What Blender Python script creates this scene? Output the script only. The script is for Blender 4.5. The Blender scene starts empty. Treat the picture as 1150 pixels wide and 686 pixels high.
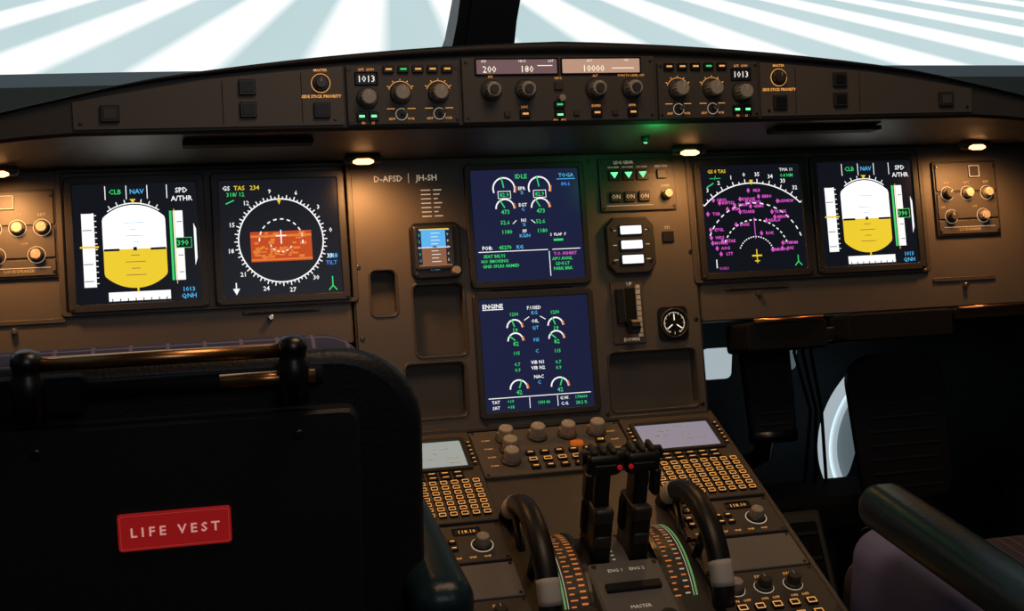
import bpy, math, random
from mathutils import Matrix, Vector
random.seed(4)
D=math.radians; pi=math.pi
scn=bpy.context.scene
try: scn.view_settings.view_transform='Standard'
except: pass
# ------------------------------------------------------------ materials
def mat(name,col,rough=.5,metal=0,em=None,es=1,bump=0,bs=400,var=0,vs=30,spec=None):
    m=bpy.data.materials.new(name);m.use_nodes=True;nt=m.node_tree;p=nt.nodes['Principled BSDF']
    p.inputs['Base Color'].default_value=(*col,1);p.inputs['Roughness'].default_value=rough;p.inputs['Metallic'].default_value=metal
    if spec is not None: p.inputs['Specular IOR Level'].default_value=spec
    if em:
        p.inputs['Emission Color'].default_value=(*em,1);p.inputs['Emission Strength'].default_value=es
    tc=nt.nodes.new('ShaderNodeTexCoord')
    if var:
        n=nt.nodes.new('ShaderNodeTexNoise');n.inputs['Scale'].default_value=vs;n.inputs['Detail'].default_value=5
        r=nt.nodes.new('ShaderNodeMapRange');r.inputs[3].default_value=1-var;r.inputs[4].default_value=1+var
        x=nt.nodes.new('ShaderNodeVectorMath');x.operation='SCALE';x.inputs[0].default_value=col
        nt.links.new(tc.outputs['Object'],n.inputs['Vector']);nt.links.new(n.outputs[0],r.inputs[0]);nt.links.new(r.outputs[0],x.inputs['Scale']);nt.links.new(x.outputs[0],p.inputs['Base Color'])
    if bump:
        n=nt.nodes.new('ShaderNodeTexNoise');n.inputs['Scale'].default_value=bs;n.inputs['Detail'].default_value=2
        b=nt.nodes.new('ShaderNodeBump');b.inputs['Strength'].default_value=bump;b.inputs['Distance'].default_value=.001
        nt.links.new(tc.outputs['Object'],n.inputs['Vector']);nt.links.new(n.outputs[0],b.inputs['Height']);nt.links.new(b.outputs[0],p.inputs['Normal'])
    return m
K=(0,0,0)
M={}
M['panel']=mat('panel_paint',(.132,.115,.098),.45,bump=.15,var=.08)
M['panel2']=mat('panel_paint_dark',(.090,.079,.068),.45,bump=.15,var=.08)
M['recess']=mat('recess_paint',(.105,.092,.08),.6,bump=.1)
M['bezel']=mat('bezel_plastic',(.045,.042,.04),.4,bump=.1)
M['black']=mat('black_plastic',(.012,.012,.013),.4)
M['matte']=mat('matte_black',(.01,.01,.011),.8,spec=.2)
M['seatback']=mat('seat_back_shell',(.020,.020,.022),.5,bump=.2)
M['leather']=mat('black_leather',(.014,.015,.018),.45,bump=.5,bs=250)
M['teal']=mat('teal_leather',(.018,.044,.052),.32,bump=.4,bs=180)
M['dash']=mat('dash_vinyl',(.015,.015,.016),.6,bump=.4,bs=200)
M['dashface']=mat('dash_face',(.078,.068,.059),.5,bump=.2)
M['knob']=mat('knob_grey',(.50,.45,.38),.35)
M['knobd']=mat('knob_dark',(.07,.064,.057),.35)
M['metal']=mat('brushed_metal',(.55,.5,.42),.3,1)
M['dmetal']=mat('dark_metal',(.12,.11,.10),.35,1)
M['copper']=mat('copper_tube',(.80,.38,.15),.3,1)
M['white']=mat('white_paint',(.75,.72,.66),.5)
M['grey']=mat('grey_paint',(.22,.21,.2),.45)
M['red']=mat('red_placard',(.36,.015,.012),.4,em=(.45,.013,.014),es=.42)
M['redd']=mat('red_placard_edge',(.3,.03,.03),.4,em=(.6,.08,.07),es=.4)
M['redb']=mat('red_button',(.42,.06,.01),.4,em=(.8,.16,.01),es=.4)
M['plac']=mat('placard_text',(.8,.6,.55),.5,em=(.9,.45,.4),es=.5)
M['leg']=mat('legend_white',(.5,.45,.38),.5,em=(.8,.66,.48),es=.42)
M['e_w']=mat('display_white',K,em=(1,1,1),es=1.0)
M['e_W']=mat('display_bright',K,em=(1,1,1),es=1.4)
M['e_g']=mat('display_green',K,em=(.05,.9,.2),es=.75)
M['e_G']=mat('lamp_green',K,em=(.15,1,.35),es=1.6)
M['e_c']=mat('display_cyan',K,em=(.1,.55,1),es=.85)
M['e_b']=mat('display_blue',K,em=(.05,.3,1),es=.85)
M['e_m']=mat('display_magenta',K,em=(.9,.12,.75),es=.75)
M['e_y']=mat('display_yellow',K,em=(.90,.64,.03),es=.95)
M['e_o']=mat('display_orange',K,em=(.9,.24,.04),es=.85)
M['e_r']=mat('display_red',K,em=(.6,.07,.015),es=.9)
M['e_br']=mat('display_brown',K,em=(.28,.12,.06),es=.9)
M['e_sky']=mat('display_sky',K,em=(.12,.5,.95),es=.9)
M['e_bk']=mat('display_black',K,.25,em=(.006,.007,.011),es=1,spec=.2)
M['e_nv']=mat('display_navy',K,.25,em=(.012,.015,.048),es=1,spec=.2)
M['e_cdu']=mat('cdu_screen',K,.2,em=(.40,.42,.38),es=.85)
M['e_cdu2']=mat('cdu_screen_violet',K,.2,em=(.32,.28,.33),es=.85)
M['e_a']=mat('amber_legend',K,em=(1,.42,.1),es=.9)
M['e_A']=mat('amber_lamp',K,em=(1,.45,.1),es=2.2)
M['e_lcd']=mat('fcu_lcd',K,em=(.20,.11,.12),es=.8)
M['e_lcd2']=mat('fcu_lcd_warm',K,em=(.62,.36,.25),es=.8)
M['e_lw']=mat('lcd_digits',K,em=(1,.9,.7),es=1.1)
M['e_sw']=mat('lit_switch_white',K,em=(.85,.9,1),es=1.3)
M['lamp']=mat('flood_lamp_glow',K,em=(1,.45,.15),es=5)
M['e_hot']=mat('scale_glow_orange',K,em=(.9,.25,.05),es=.62)
M['gf']=mat('green_line',K,em=(.3,.9,.25),es=.3)
def plaid(name,c0,c1,axes):
    m=mat(name,(.1,.1,.16),.9);nt=m.node_tree;p=nt.nodes['Principled BSDF']
    tc=nt.nodes.new('ShaderNodeTexCoord');sx=nt.nodes.new('ShaderNodeSeparateXYZ');nt.links.new(tc.outputs['Object'],sx.inputs[0])
    outs=[]
    for ax,fr in axes:
        mu=nt.nodes.new('ShaderNodeMath');mu.operation='MULTIPLY';mu.inputs[1].default_value=fr;nt.links.new(sx.outputs[ax],mu.inputs[0])
        f=nt.nodes.new('ShaderNodeMath');f.operation='FRACT';nt.links.new(mu.outputs[0],f.inputs[0])
        l=nt.nodes.new('ShaderNodeMath');l.operation='LESS_THAN';l.inputs[1].default_value=.1;nt.links.new(f.outputs[0],l.inputs[0]);outs.append(l)
    a=nt.nodes.new('ShaderNodeMath');a.operation='MAXIMUM';nt.links.new(outs[0].outputs[0],a.inputs[0]);nt.links.new(outs[-1].outputs[0],a.inputs[1])
    mx=nt.nodes.new('ShaderNodeMix');mx.data_type='RGBA';mx.inputs[6].default_value=(*c0,1);mx.inputs[7].default_value=(*c1,1)
    nt.links.new(a.outputs[0],mx.inputs[0]);nt.links.new(mx.outputs[2],p.inputs['Base Color']);return m
M['plaid']=plaid('seat_fabric_check',(.10,.095,.16),(.36,.26,.34),((0,30),(1,30)))
M['pin']=plaid('seat_fabric_pinstripe',(.07,.058,.09),(.22,.17,.22),((0,60),(0,60)))
M['purple']=mat('seat_side_violet',(.26,.27,.55),.6,bump=.3,bs=300)
M['wall']=mat('wall_lining',(.035,.045,.05),.7,var=.1)
M['sill']=mat('sill_paint',(.10,.17,.20),.45)
M['floor']=mat('floor_carpet',(.02,.02,.022),.95,bump=.6,bs=500,var=.3,vs=80)
M['frame']=mat('window_frame_paint',(.02,.028,.04),.5)
M['ring']=mat('pale_ring',(.6,.68,.72),.5,em=(.62,.74,.8),es=.6)  # emission puts the bright footwell light into the colour
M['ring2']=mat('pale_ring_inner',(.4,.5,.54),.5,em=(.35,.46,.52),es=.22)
M['rubber']=mat('ribbed_rubber',(.02,.022,.024),.6)
# ------------------------------------------------------------ mesh builder
def frame(o,tilt=0,yaw=0):
    t=D(tilt);R=Matrix(((1,0,0),(0,math.sin(t),-math.cos(t)),(0,math.cos(t),math.sin(t)))).to_4x4()
    return Matrix.Translation(o)@Matrix.Rotation(D(yaw),4,'Z')@R
def rr(cx,cy,sx,sy,r,n=4):
    r=min(r,sx/2-1e-5,sy/2-1e-5);P=[]
    if r<=0: return [(cx-sx/2,cy-sy/2),(cx+sx/2,cy-sy/2),(cx+sx/2,cy+sy/2),(cx-sx/2,cy+sy/2)]
    for k,(a,b) in enumerate(((1,1),(-1,1),(-1,-1),(1,-1))):
        for i in range(n+1):
            t=pi/2*(k+i/n);P.append((cx+a*(sx/2-r)+r*math.cos(t),cy+b*(sy/2-r)+r*math.sin(t)))
    return P
TC={}
def tmesh(s,bold):
    if (s,bold) in TC: return TC[(s,bold)]
    c=bpy.data.curves.new('tmp','FONT');c.body=s;c.size=1/.7;c.align_x='CENTER';c.align_y='BOTTOM_BASELINE';c.resolution_u=1;c.offset=bold
    o=bpy.data.objects.new('tmp',c);me=bpy.data.meshes.new_from_object(o)
    V=[(v.co.x,v.co.y-.5) for v in me.vertices];F=[tuple(p.vertices) for p in me.polygons]
    bpy.data.objects.remove(o);bpy.data.curves.remove(c);bpy.data.meshes.remove(me)
    TC[(s,bold)]=(V,F);return V,F
class B:
    def __init__(s,name,Mx=Matrix()):
        s.n=name;s.M=Mx;s.V=[];s.F=[];s.mi=[];s.sm=[];s.ms=[];s.T=Matrix()
    def m(s,k):
        if k not in s.ms: s.ms.append(k)
        return s.ms.index(k)
    def v(s,P):
        i=len(s.V)
        for p in P: s.V.append(tuple(s.T@Vector(p)))
        return i
    def f(s,idx,k,sm=False):
        s.F.append(tuple(idx));s.mi.append(s.m(k));s.sm.append(sm)
    def poly(s,pts,w,k):
        i=s.v([(x,y,w) for x,y in pts]);s.f(range(i,i+len(pts)),k)
    def q(s,x0,y0,x1,y1,w,k): s.poly([(x0,y0),(x1,y0),(x1,y1),(x0,y1)],w,k)
    def line(s,x0,y0,x1,y1,t,w,k):
        dx,dy=x1-x0,y1-y0;L=math.hypot(dx,dy) or 1;nx,ny=-dy/L*t/2,dx/L*t/2
        s.poly([(x0-nx,y0-ny),(x1-nx,y1-ny),(x1+nx,y1+ny),(x0+nx,y0+ny)],w,k)
    def arc(s,cx,cy,r,t,a0,a1,w,k,n=24,dash=0):
        for i in range(n):
            if dash and i%2: continue
            A,C=D(a0+(a1-a0)*i/n),D(a0+(a1-a0)*(i+1)/n)
            P=[(cx+R*math.cos(z),cy+R*math.sin(z)) for R,z in ((r-t/2,A),(r+t/2,A),(r+t/2,C),(r-t/2,C))]
            s.poly(P,w,k)
    def txt(s,t,x,y,h,w,k,bold=.0):
        V,F=tmesh(t,bold);i=s.v([(x+a*h,y+b*h,w) for a,b in V])
        for f in F: s.f([i+j for j in f],k)
    def loops(s,L,k,cap0=False,cap1=True,sm=False):
        n=len(L[0]);I=[s.v(l) for l in L]
        for a,b in zip(I,I[1:]):
            for j in range(n): s.f((a+j,a+(j+1)%n,b+(j+1)%n,b+j),k,sm)
        if cap1: s.f([I[-1]+j for j in range(n)],k)
        if cap0: s.f([I[0]+j for j in reversed(range(n))],k)
    def rb(s,cx,cy,sx,sy,w0,w1,k,r=.002,b=.0008,n=3,cap0=True):
        b=min(b,sx*.4,sy*.4)
        s.loops([[(x,y,w) for x,y in rr(cx,cy,a,c,R,n)] for a,c,R,w in ((sx,sy,r,w0),(sx,sy,r,w1-b),(sx-2*b,sy-2*b,max(r-b,.0001),w1))],k,cap0=cap0)
    def bez(s,cx,cy,ox,oy,ix,iy,w0,w1,k,r=.004,ri=.003,b=.001):
        L=[[(x,y,w) for x,y in rr(cx,cy,a,c,R,4)] for a,c,R,w in ((ox,oy,r,w0),(ox,oy,r,w1-b),(ox-2*b,oy-2*b,r,w1),(ix+2*b,iy+2*b,ri,w1),(ix,iy,ri,w1-b),(ix,iy,ri,w0))]
        s.loops(L,k,cap1=False)
    def lat(s,cx,cy,prof,k,n=20,kn=0,cap1=True,sm=True):
        s.loops([[(cx+r*(1-kn*(j%2))*math.cos(2*pi*j/n),cy+r*(1-kn*(j%2))*math.sin(2*pi*j/n),w) for j in range(n)] for r,w in prof],k,cap0=True,cap1=cap1,sm=sm and not kn)
    def knob(s,cx,cy,r,h,w0=0,k='knob',ang=90,ring='knobd'):
        s.lat(cx,cy,[(r*1.35,w0),(r*1.35,w0+h*.15),(r*1.2,w0+h*.22)],ring,20)
        s.lat(cx,cy,[(r*1.02,w0+h*.22),(r,w0+h*.92),(r*.88,w0+h)],k,28,.07)
        a=D(ang);s.line(cx+r*.15*math.cos(a),cy+r*.15*math.sin(a),cx+r*.82*math.cos(a),cy+r*.82*math.sin(a),r*.14,w0+h+.0002,'white')
    def screw(s,cx,cy,w0=0,r=.003):
        s.lat(cx,cy,[(r,w0),(r,w0+.0008),(r*.7,w0+.0013)],'dmetal',10);s.line(cx-r*.6,cy-r*.3,cx+r*.6,cy+r*.3,r*.25,w0+.0015,'black')
    def btn(s,cx,cy,sx,sy,w0=0,h=.004,k='black',leg=None,lk='e_a'):
        s.rb(cx,cy,sx,sy,w0,w0+h,k,.001,.0006,2)
        if leg=='bar': s.q(cx-sx*.28,cy-sy*.12,cx+sx*.28,cy+sy*.12,w0+h+.0003,lk)
        elif leg=='box': s.bez(cx,cy,sx*.84,sy*.80,sx*.70,sy*.58,w0+h,w0+h+.0004,lk,.0008,.0005,.00005)
        elif leg: s.txt(leg,cx,cy,sy*.4,w0+h+.0003,lk)
    def tube(s,path,r,k,n=12,rs=None):
        P=[Vector(p) for p in path];L=[]
        for i,p in enumerate(P):
            t=(P[min(i+1,len(P)-1)]-P[max(i-1,0)]).normalized()
            if i==0: a=t.orthogonal().normalized()
            else: a=(a-t*a.dot(t)).normalized()
            c=t.cross(a);R=rs[i] if rs else r
            L.append([tuple(p+a*R*math.cos(2*pi*j/n)+c*R*math.sin(2*pi*j/n)) for j in range(n)])
        s.loops(L,k,cap0=True,sm=True)
    def box(s,cx,cy,cz,sx,sy,sz,k,b=.003):
        s.rb(cx,cy,sx,sy,cz-sz/2,cz+sz/2,k,b,b,2)
    def soft(s,c,size,r,k,n=6):
        hx,hy,hz=[a/2 for a in size];r=min(r,hx,hy,hz)
        g=lambda h:sorted(set([round(-h+r*i/n,6) for i in range(n+1)]+[round(h-r*i/n,6) for i in range(n+1)]+[0]))
        G=[g(hx),g(hy),g(hz)];H=(hx,hy,hz)
        for ax in range(3):
            a1,a2=[(1,2),(2,0),(0,1)][ax]
            for sg in (-1,1):
                A,C=G[a1],G[a2];I=[]
                for x in A:
                    row=[]
                    for y in C:
                        p=[0,0,0];p[ax]=sg*H[ax];p[a1]=x;p[a2]=y
                        q=[max(-(H[i]-r),min(H[i]-r,p[i])) for i in range(3)]
                        d=Vector([p[i]-q[i] for i in range(3)]);d=d.normalized()*r if d.length>1e-9 else d
                        row.append(s.v([tuple(Vector(q)+d+Vector(c))]))
                    I.append(row)
                for i in range(len(A)-1):
                    for j in range(len(C)-1):
                        fc=(I[i][j],I[i+1][j],I[i+1][j+1],I[i][j+1])
                        s.f(fc if sg>0 else fc[::-1],k,True)
    def done(s,parent=None):
        me=bpy.data.meshes.new(s.n);me.from_pydata(s.V,[],s.F)
        for k in s.ms: me.materials.append(M[k])
        me.polygons.foreach_set('material_index',s.mi);me.polygons.foreach_set('use_smooth',s.sm);me.update()
        o=bpy.data.objects.new(s.n,me);bpy.context.collection.objects.link(o);o.matrix_world=s.M
        if parent: o.parent=parent
        return o
Tr=lambda x,y,z=0:Matrix.Translation((x,y,z))
MP=frame((0,0,.85),16.32);MG=frame((0,-.169,1.008),10);MD=frame((0,-.082,.571),74)
# ------------------------------------------------------------ main panel
def boolcut(obj,cut):
    md=obj.modifiers.new('b','BOOLEAN');md.object=cut;md.operation='DIFFERENCE';md.solver='EXACT'
    dg=bpy.context.evaluated_depsgraph_get();me=bpy.data.meshes.new_from_object(obj.evaluated_get(dg))
    obj.modifiers.clear();obj.data=me;bpy.data.objects.remove(cut)
b=B('main_instrument_panel',MP)
b.rb(0,-.0955,.512,.393,-.05,0,'panel',.004,.002)
for sx in (-1,1): b.rb(sx*.5585,-.027,.60,.256,-.05,-.003,'panel',.004,.002)
pan=b.done()
PK=((-.231,-.056,-.196,-.119),(-.172,-.079,-.101,-.180),(-.19,-.19,-.106,-.266),(.108,-.192,.241,-.277))
c=B('cut',MP)
for x0,y0,x1,y1 in PK:
    c.loops([[(x,y,w) for x,y in rr((x0+x1)/2,(y0+y1)/2,x1-x0,y0-y1,.008,5)] for w in (-.022,.02)],'recess',cap0=True)
cut=c.done();boolcut(pan,cut)
b=B('panel_fittings',MP)
for x0,y0,x1,y1 in PK:
    b.bez((x0+x1)/2,(y0+y1)/2,x1-x0+.006,y0-y1+.006,x1-x0,y0-y1,0,.0015,'panel2',.01,.008,.0006)
    b.q(x0+.003,y1+.003,x1-.003,y0-.003,-.0215,'recess')
b.txt('D-AFSD',-.197,.073,.0085,.0006,'leg',.015);b.line(-.168,.08,-.168,.066,.0008,.0006,'leg');b.txt('JH-SH',-.142,.073,.0085,.0006,'leg',.015)
for i in range(7):
    b.line(-.152,.055-i*.0062,-.138,.055-i*.0062,.0015,.0006,'leg')
    b.line(-.134,.055-i*.0062,-.122-.003*(i%3),.055-i*.0062,.0015,.0006,'leg')
for x in (-.247,.247):
    for y in (.085,-.05,-.15,-.275): b.screw(x,y,0,.0035)
for x in (-.08,.1): 
    for y in (.09,-.28): b.screw(x,y,0,.003)
b.rb(-.355,-.104,.105,.007,-.003,.0,'panel2',.003,.001);b.q(-.40,-.1065,-.31,-.1055,.0004,'matte')
b.rb(.349,-.107,.105,.007,-.003,.0,'panel2',.003,.001);b.q(.304,-.1095,.394,-.1085,.0004,'matte')
b.rb(.70,-.112,.11,.007,-.003,.0,'panel2',.003,.001);b.rb(-.69,-.102,.11,.007,-.003,.0,'panel2',.003,.001)
for x,y in ((-.37,-.113),(-.70,-.113),(.35,-.117),(.70,-.122)): b.lat(x,y,[(.004,-.003),(.004,.004),(.003,.005)],'metal',14)
for sx in (-1,1):
    b.bez(sx*.445,.0,.393,.196,.377,.186,-.003,.003,'panel2',.006,.004)
    b.line(sx*.2535,.1,sx*.2535,-.288,.0012,.0005,'matte')
b.rb(.213,-.026,.018,.016,0,.003,'black',.001,.0006);b.txt('SYS',.213,-.012,.004,.0005,'leg')
b.q(-.06,-.0935,.06,-.0915,.0005,'matte')
b.rb(0,-.2865,.5,.006,0,.004,'panel2',.001,.001)
b.done(pan).matrix_parent_inverse=pan.matrix_world.inverted()
# ------------------------------------------------------------ display units
def DU(name,u,v,draw,bg,out=.181):
    b=B(name,MP@Tr(u,v,.0005))
    b.bez(0,0,out,out,.160,.160,0,.007,'bezel',.006,.003,.0012)
    b.q(-.0802,-.0802,.0802,.0802,.004,bg)
    for sx in (-1,1): b.screw(sx*.0855,-.0855,.007,.002)
    b.T=Matrix.Diagonal((.0795,.0795,1,1));draw(b);b.T=Matrix();return b.done()
W1,W2,W3=.0044,.0048,.0052
def tape(b,x,y0,y1,w,k='e_w'): b.q(x-w/2,y0,x+w/2,y1,W1,k)
def pfd(b,full):
    cx,cy=-.04,-.06;R=.70;hw=.51
    N=64
    ball=[]
    for i in range(N):
        a=2*pi*i/N;x=R*math.cos(a);y=R*math.sin(a);ball.append((cx+max(-hw,min(hw,x)),cy+y))
    lo=[(x,y) for x,y in ball if y<=cy-.04]
    b.poly([(cx+hw,cy-.04)]+[(x,y) for x,y in ball if y>cy-.04]+[(cx-hw,cy-.04)],W1,'e_W')
    b.poly([(cx-hw,cy-.04)]+lo+[(cx+hw,cy-.04)],W1,'e_y')
    for j in range(1,5):
        for sg in (1,-1):
            L=.16 if j%2==0 else .07;k='e_c' if sg>0 else 'e_br'
            b.line(cx-L,cy-.04+sg*j*.11,cx+L,cy-.04+sg*j*.11,.012,W2,k)
    b.arc(cx,cy,R+.03,.02,55,125,W2,'e_w',16)
    for a in (60,70,80,90,100,110,120): b.line(cx+(R+.03)*math.cos(D(a)),cy+(R+.03)*math.sin(D(a)),cx+(R+.1)*math.cos(D(a)),cy+(R+.1)*math.sin(D(a)),.016,W2,'e_w')
    b.poly([(cx-.05,cy+R+.1),(cx+.05,cy+R+.1),(cx,cy+R+.03)],W3,'e_y')
    b.q(cx-.5,cy-.07,cx-.25,cy-.03,W3,'e_bk');b.q(cx+.25,cy-.07,cx+.5,cy-.03,W3,'e_bk');b.q(cx-.03,cy-.07,cx+.03,cy-.01,W3,'e_bk')
    tape(b,-.78,-.72,.52,.20);tape(b,.68,-.66,.52,.16);tape(b,.56,-.66,.52,.04,'e_g')
    b.line(.62,-.72,.62,.55,.012,W2,'e_y')
    for i in range(13):
        b.line(-.69,-.66+i*.095,-.64,-.66+i*.095,.014,W2,'e_w')
        b.line(-.87,-.62+i*.095,-.72,-.62+i*.095,.012,W2,'e_bk') if i%3==0 else None
        b.line(.66,-.62+i*.095,.74,-.62+i*.095,.012,W2,'e_bk') if i%3==1 else None
    b.line(-.92,-.05,-.62,-.05,.03,W3,'e_y')
    b.q(.64,-.11,.88,.05,W2,'e_bk');b.txt('390',.74,-.03,.09,W3,'e_g',.02);b.bez(.76,-.03,.26,.18,.24,.16,W2,W3,'e_g',.001,.001,.00005)
    b.poly([(.93,.3),(.97,.2),(.97,-.3),(.93,-.42)],W1,'e_w')
    b.q(-.5,-.97,.5,-.82,W1,'e_w')
    for i in range(8): b.line(-.44+i*.125,-.97,-.44+i*.125,-.93,.016,W2,'e_bk')
    b.line(-.02,-.83,-.02,-.75,.03,W3,'e_y')
    for x in (-.48,-.14,.2,.52): b.line(x,.74,x,.97,.014,W1,'e_w')
    b.txt('CLB',-.32,.87,.08,W1,'e_g',.02);b.txt('NAV',.03,.87,.08,W1,'e_c',.02)
    b.txt('SPD',.76,.87,.085,W1,'e_w',.02);b.txt('A/THR',.76,.73,.085,W1,'e_w',.02)
    b.txt('1013',.80,-.82,.075,W1,'e_c',.02);b.txt('QNH',.80,-.93,.075,W1,'e_c',.02)
def ndl(b):
    cx,cy,R=.0,-.06,.72
    b.arc(cx,cy,R,.022,0,360,W1,'e_w',72)
    for i in range(72):
        a=D(i*5);L=.07 if i%2==0 else .04
        b.line(cx+R*math.cos(a),cy+R*math.sin(a),cx+(R+L)*math.cos(a),cy+(R+L)*math.sin(a),.018,W1,'e_w')
    for i in range(12):
        a=D(i*30+10);b.txt(str(3*i),cx+(R+.15)*math.cos(a),cy+(R+.15)*math.sin(a),.075,W1,'e_w',.02)
    b.arc(cx,cy,.37,.022,-10,190,W2,'e_w',22,1)
    b.q(-.52,-.42,.52,.10,W1,'e_r')
    for i in range(34):
        x=random.uniform(-.5,.40);y=random.uniform(-.4,.05);b.q(x,y,x+random.uniform(.05,.12),y+random.uniform(.02,.06),W1+.0002,'e_o')
    b.q(-.52,.0,.52,.04,W2,'e_o');b.q(-.52,-.40,.52,-.37,W2,'e_o')
    b.txt('MAPS',.0,-.23,.12,W2,'e_o',.03)
    b.line(0,-.12,0,.12,.02,W3,'e_w');b.line(-.09,.02,.09,.02,.02,W3,'e_w')
    b.arc(cx,cy,.20,.018,200,340,W3,'e_w',12,1)
    b.poly([(-.04,.66),(.04,.66),(0,.56)],W2,'e_y')
    b.txt('GS',-.88,.87,.075,W1,'e_w',.02);b.txt('TAS',-.66,.87,.075,W1,'e_y',.02);b.txt('234',-.4,.87,.075,W1,'e_y',.02)
    b.txt('318/ 12',-.73,.76,.07,W1,'e_g',.02);b.line(-.9,.6,-.76,.66,.02,W1,'e_g')
    b.txt('M8',.88,-.36,.08,W1,'e_c',.02);b.txt('TILT',.84,-.48,.07,W1,'e_b',.02)
    b.line(.84,-.72,.84,-.88,.02,W1,'e_g');b.line(.84,-.88,.77,-.96,.02,W1,'e_g');b.line(.84,-.88,.91,-.96,.02,W1,'e_g')
    b.line(-.8,-.76,-.8,-.92,.02,W1,'e_w');b.poly([(-.86,-.86),(-.74,-.86),(-.8,-.97)],W1,'e_w')
def ndr(b):
    cx,cy=0,-.72
    for R,d in ((1.38,0),(1.0,1),(.68,1),(.36,1)):
        b.arc(cx,cy,R,.022,45 if not d else 20,135 if not d else 160,W1,'e_w',40 if not d else 34,d)
    for i in range(19):
        a=D(45+i*5);L=.08 if i%2==0 else .045
        b.line(cx+1.38*math.cos(a),cy+1.38*math.sin(a),cx+(1.38+L)*math.cos(a),cy+(1.38+L)*math.sin(a),.018,W1,'e_w')
        if i%2==0: b.txt(str((31+i//2)%36),cx+1.55*math.cos(a),cy+1.55*math.sin(a),.075,W1,'e_w',.02)
    b.poly([(-.04,.72),(.04,.72),(0,.62)],W2,'e_y')
    pts=[(-.62,.36),(-.5,.30),(.1,.52),(.05,.30),(.12,.22),(-.08,.36),(.55,.10),(.60,-.0),(.42,-.06),(-.75,.1),(-.72,-.35),(-.7,-.45),(-.5,-.42),(-.62,-.55),(-.55,-.66),(-.2,-.12),(.3,-.3),(.72,-.5),(.7,-.6),(.5,-.62),(-.1,.12),(.68,.3),(-.35,.18),(-.72,-.2),(-.2,.25),(.3,.4)]
    for x,y in pts:
        t=''.join(random.choice('ABDEGKLMNORSTW') for _ in range(random.choice((3,4,5))))
        b.txt(t,x,y,.055,W1,'e_m',.04)
        b.poly([(x-.17,y+.05),(x-.135,y),(x-.17,y-.05),(x-.205,y)],W1,'e_m')
    b.line(0,-.4,0,.0,.016,W2,'e_m');b.line(-.1,-.72,.1,-.72,.03,W2,'e_y');b.line(-.05,-.82,.05,-.82,.02,W2,'e_y');b.line(0,-.86,0,-.6,.02,W2,'e_y')
    b.txt('GS 0 TAS',-.68,.9,.065,W1,'e_y',.02);b.txt('---/---',-.72,.78,.07,W1,'e_g',.02);b.line(-.9,.6,-.76,.68,.02,W1,'e_g')
    b.txt('TMA 11',.74,.9,.06,W1,'e_w');b.txt('0.4 NM',.74,.79,.06,W1,'e_g',.02)
    b.line(-.82,-.76,-.82,-.92,.02,W1,'e_w');b.line(.84,-.74,.84,-.86,.02,W1,'e_g');b.line(.84,-.86,.77,-.94,.02,W1,'e_g');b.line(.84,-.86,.91,-.94,.02,W1,'e_g')
    b.txt('VOR1',-.68,-.93,.055,W1,'e_m')
def gauge(b,x,y,R,a0=-10,a1=190,nd=60,num=None):
    b.arc(x,y,R,.026,a0,a1,W1,'e_w',18)
    b.line(x+R*.1*math.cos(D(nd)),y+R*.1*math.sin(D(nd)),x+R*1.1*math.cos(D(nd)),y+R*1.1*math.sin(D(nd)),.022,W2,'e_g')
    b.line(x+R*1.1*math.cos(D(a0+30)),y+R*1.1*math.sin(D(a0+30)),x+R*1.1*math.cos(D(a0)),y+R*1.1*math.sin(D(a0)),.03,W2,'e_o')
    if num: b.txt(num,x,y-R*.35,.075,W2,'e_g',.02)
def ewd(b):
    for x,s in ((-.40,1),(.26,1)):
        gauge(b,x,.66,.20,-20,200,100,None);b.bez(x,.55,.24,.14,.22,.12,W1,W2,'e_w',.001,.001,.00005);b.txt('82.9',x,.55,.07,W1,'e_g',.02)
        gauge(b,x,.30,.17,0,180,120,'473')
        b.txt('52.6',x-.02,.05,.07,W1,'e_g',.02);b.txt('1180',x,-.12,.07,W1,'e_g',.02)
        b.line(x+(.12 if x<0 else -.12),.02,x+(.19 if x<0 else -.19),.08,.014,W1,'e_w')
    for t,y,k in (('EPR',.66,'e_w'),('%',.58,'e_c'),('EGT',.36,'e_w'),('C',.28,'e_c'),('N1',.08,'e_w'),('%',.0,'e_c'),('FF',-.12,'e_w'),('KG/H',-.2,'e_c')): b.txt(t,-.07,y,.06,W1,k,.02)
    b.txt('IDLE',-.07,.88,.08,W1,'e_g',.02)
    b.txt('TOGA',.78,.88,.07,W1,'e_c',.02);b.line(.6,.81,.95,.81,.014,W1,'e_c');b.txt('84.6',.76,.72,.07,W1,'e_b',.02)
    b.txt('FOB:',-.78,-.40,.065,W1,'e_w',.03);b.txt('45270',-.45,-.40,.065,W1,'e_g',.03);b.txt('KG',-.18,-.40,.065,W1,'e_c',.03)
    b.txt('S  FLAP  F',.55,-.2,.05,W1,'e_w',.02);b.poly([(.46,-.28),(.64,-.28),(.64,-.32),(.46,-.32)],W1,'e_g')
    b.line(-.95,-.47,.34,-.47,.014,W1,'e_w');b.line(.42,-.47,.95,-.47,.014,W1,'e_w');b.line(.36,-.5,.36,-.95,.014,W1,'e_w')
    for i,t in enumerate(('SEAT BELTS','NO SMOKING','GND SPLRS ARMED')): b.txt(t,-.66+.022*max(0,len(t)-10),-.55-i*.09,.055,W1,'e_g',.03)
    b.txt('T.O. INHIBIT',.66,-.55,.055,W2,'e_m',.03)
    for i,t in enumerate(('APU AVAIL','LDG LT','PARK BRK')): b.txt(t,.60,-.64-i*.09,.055,W1,'e_g',.03)
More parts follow.
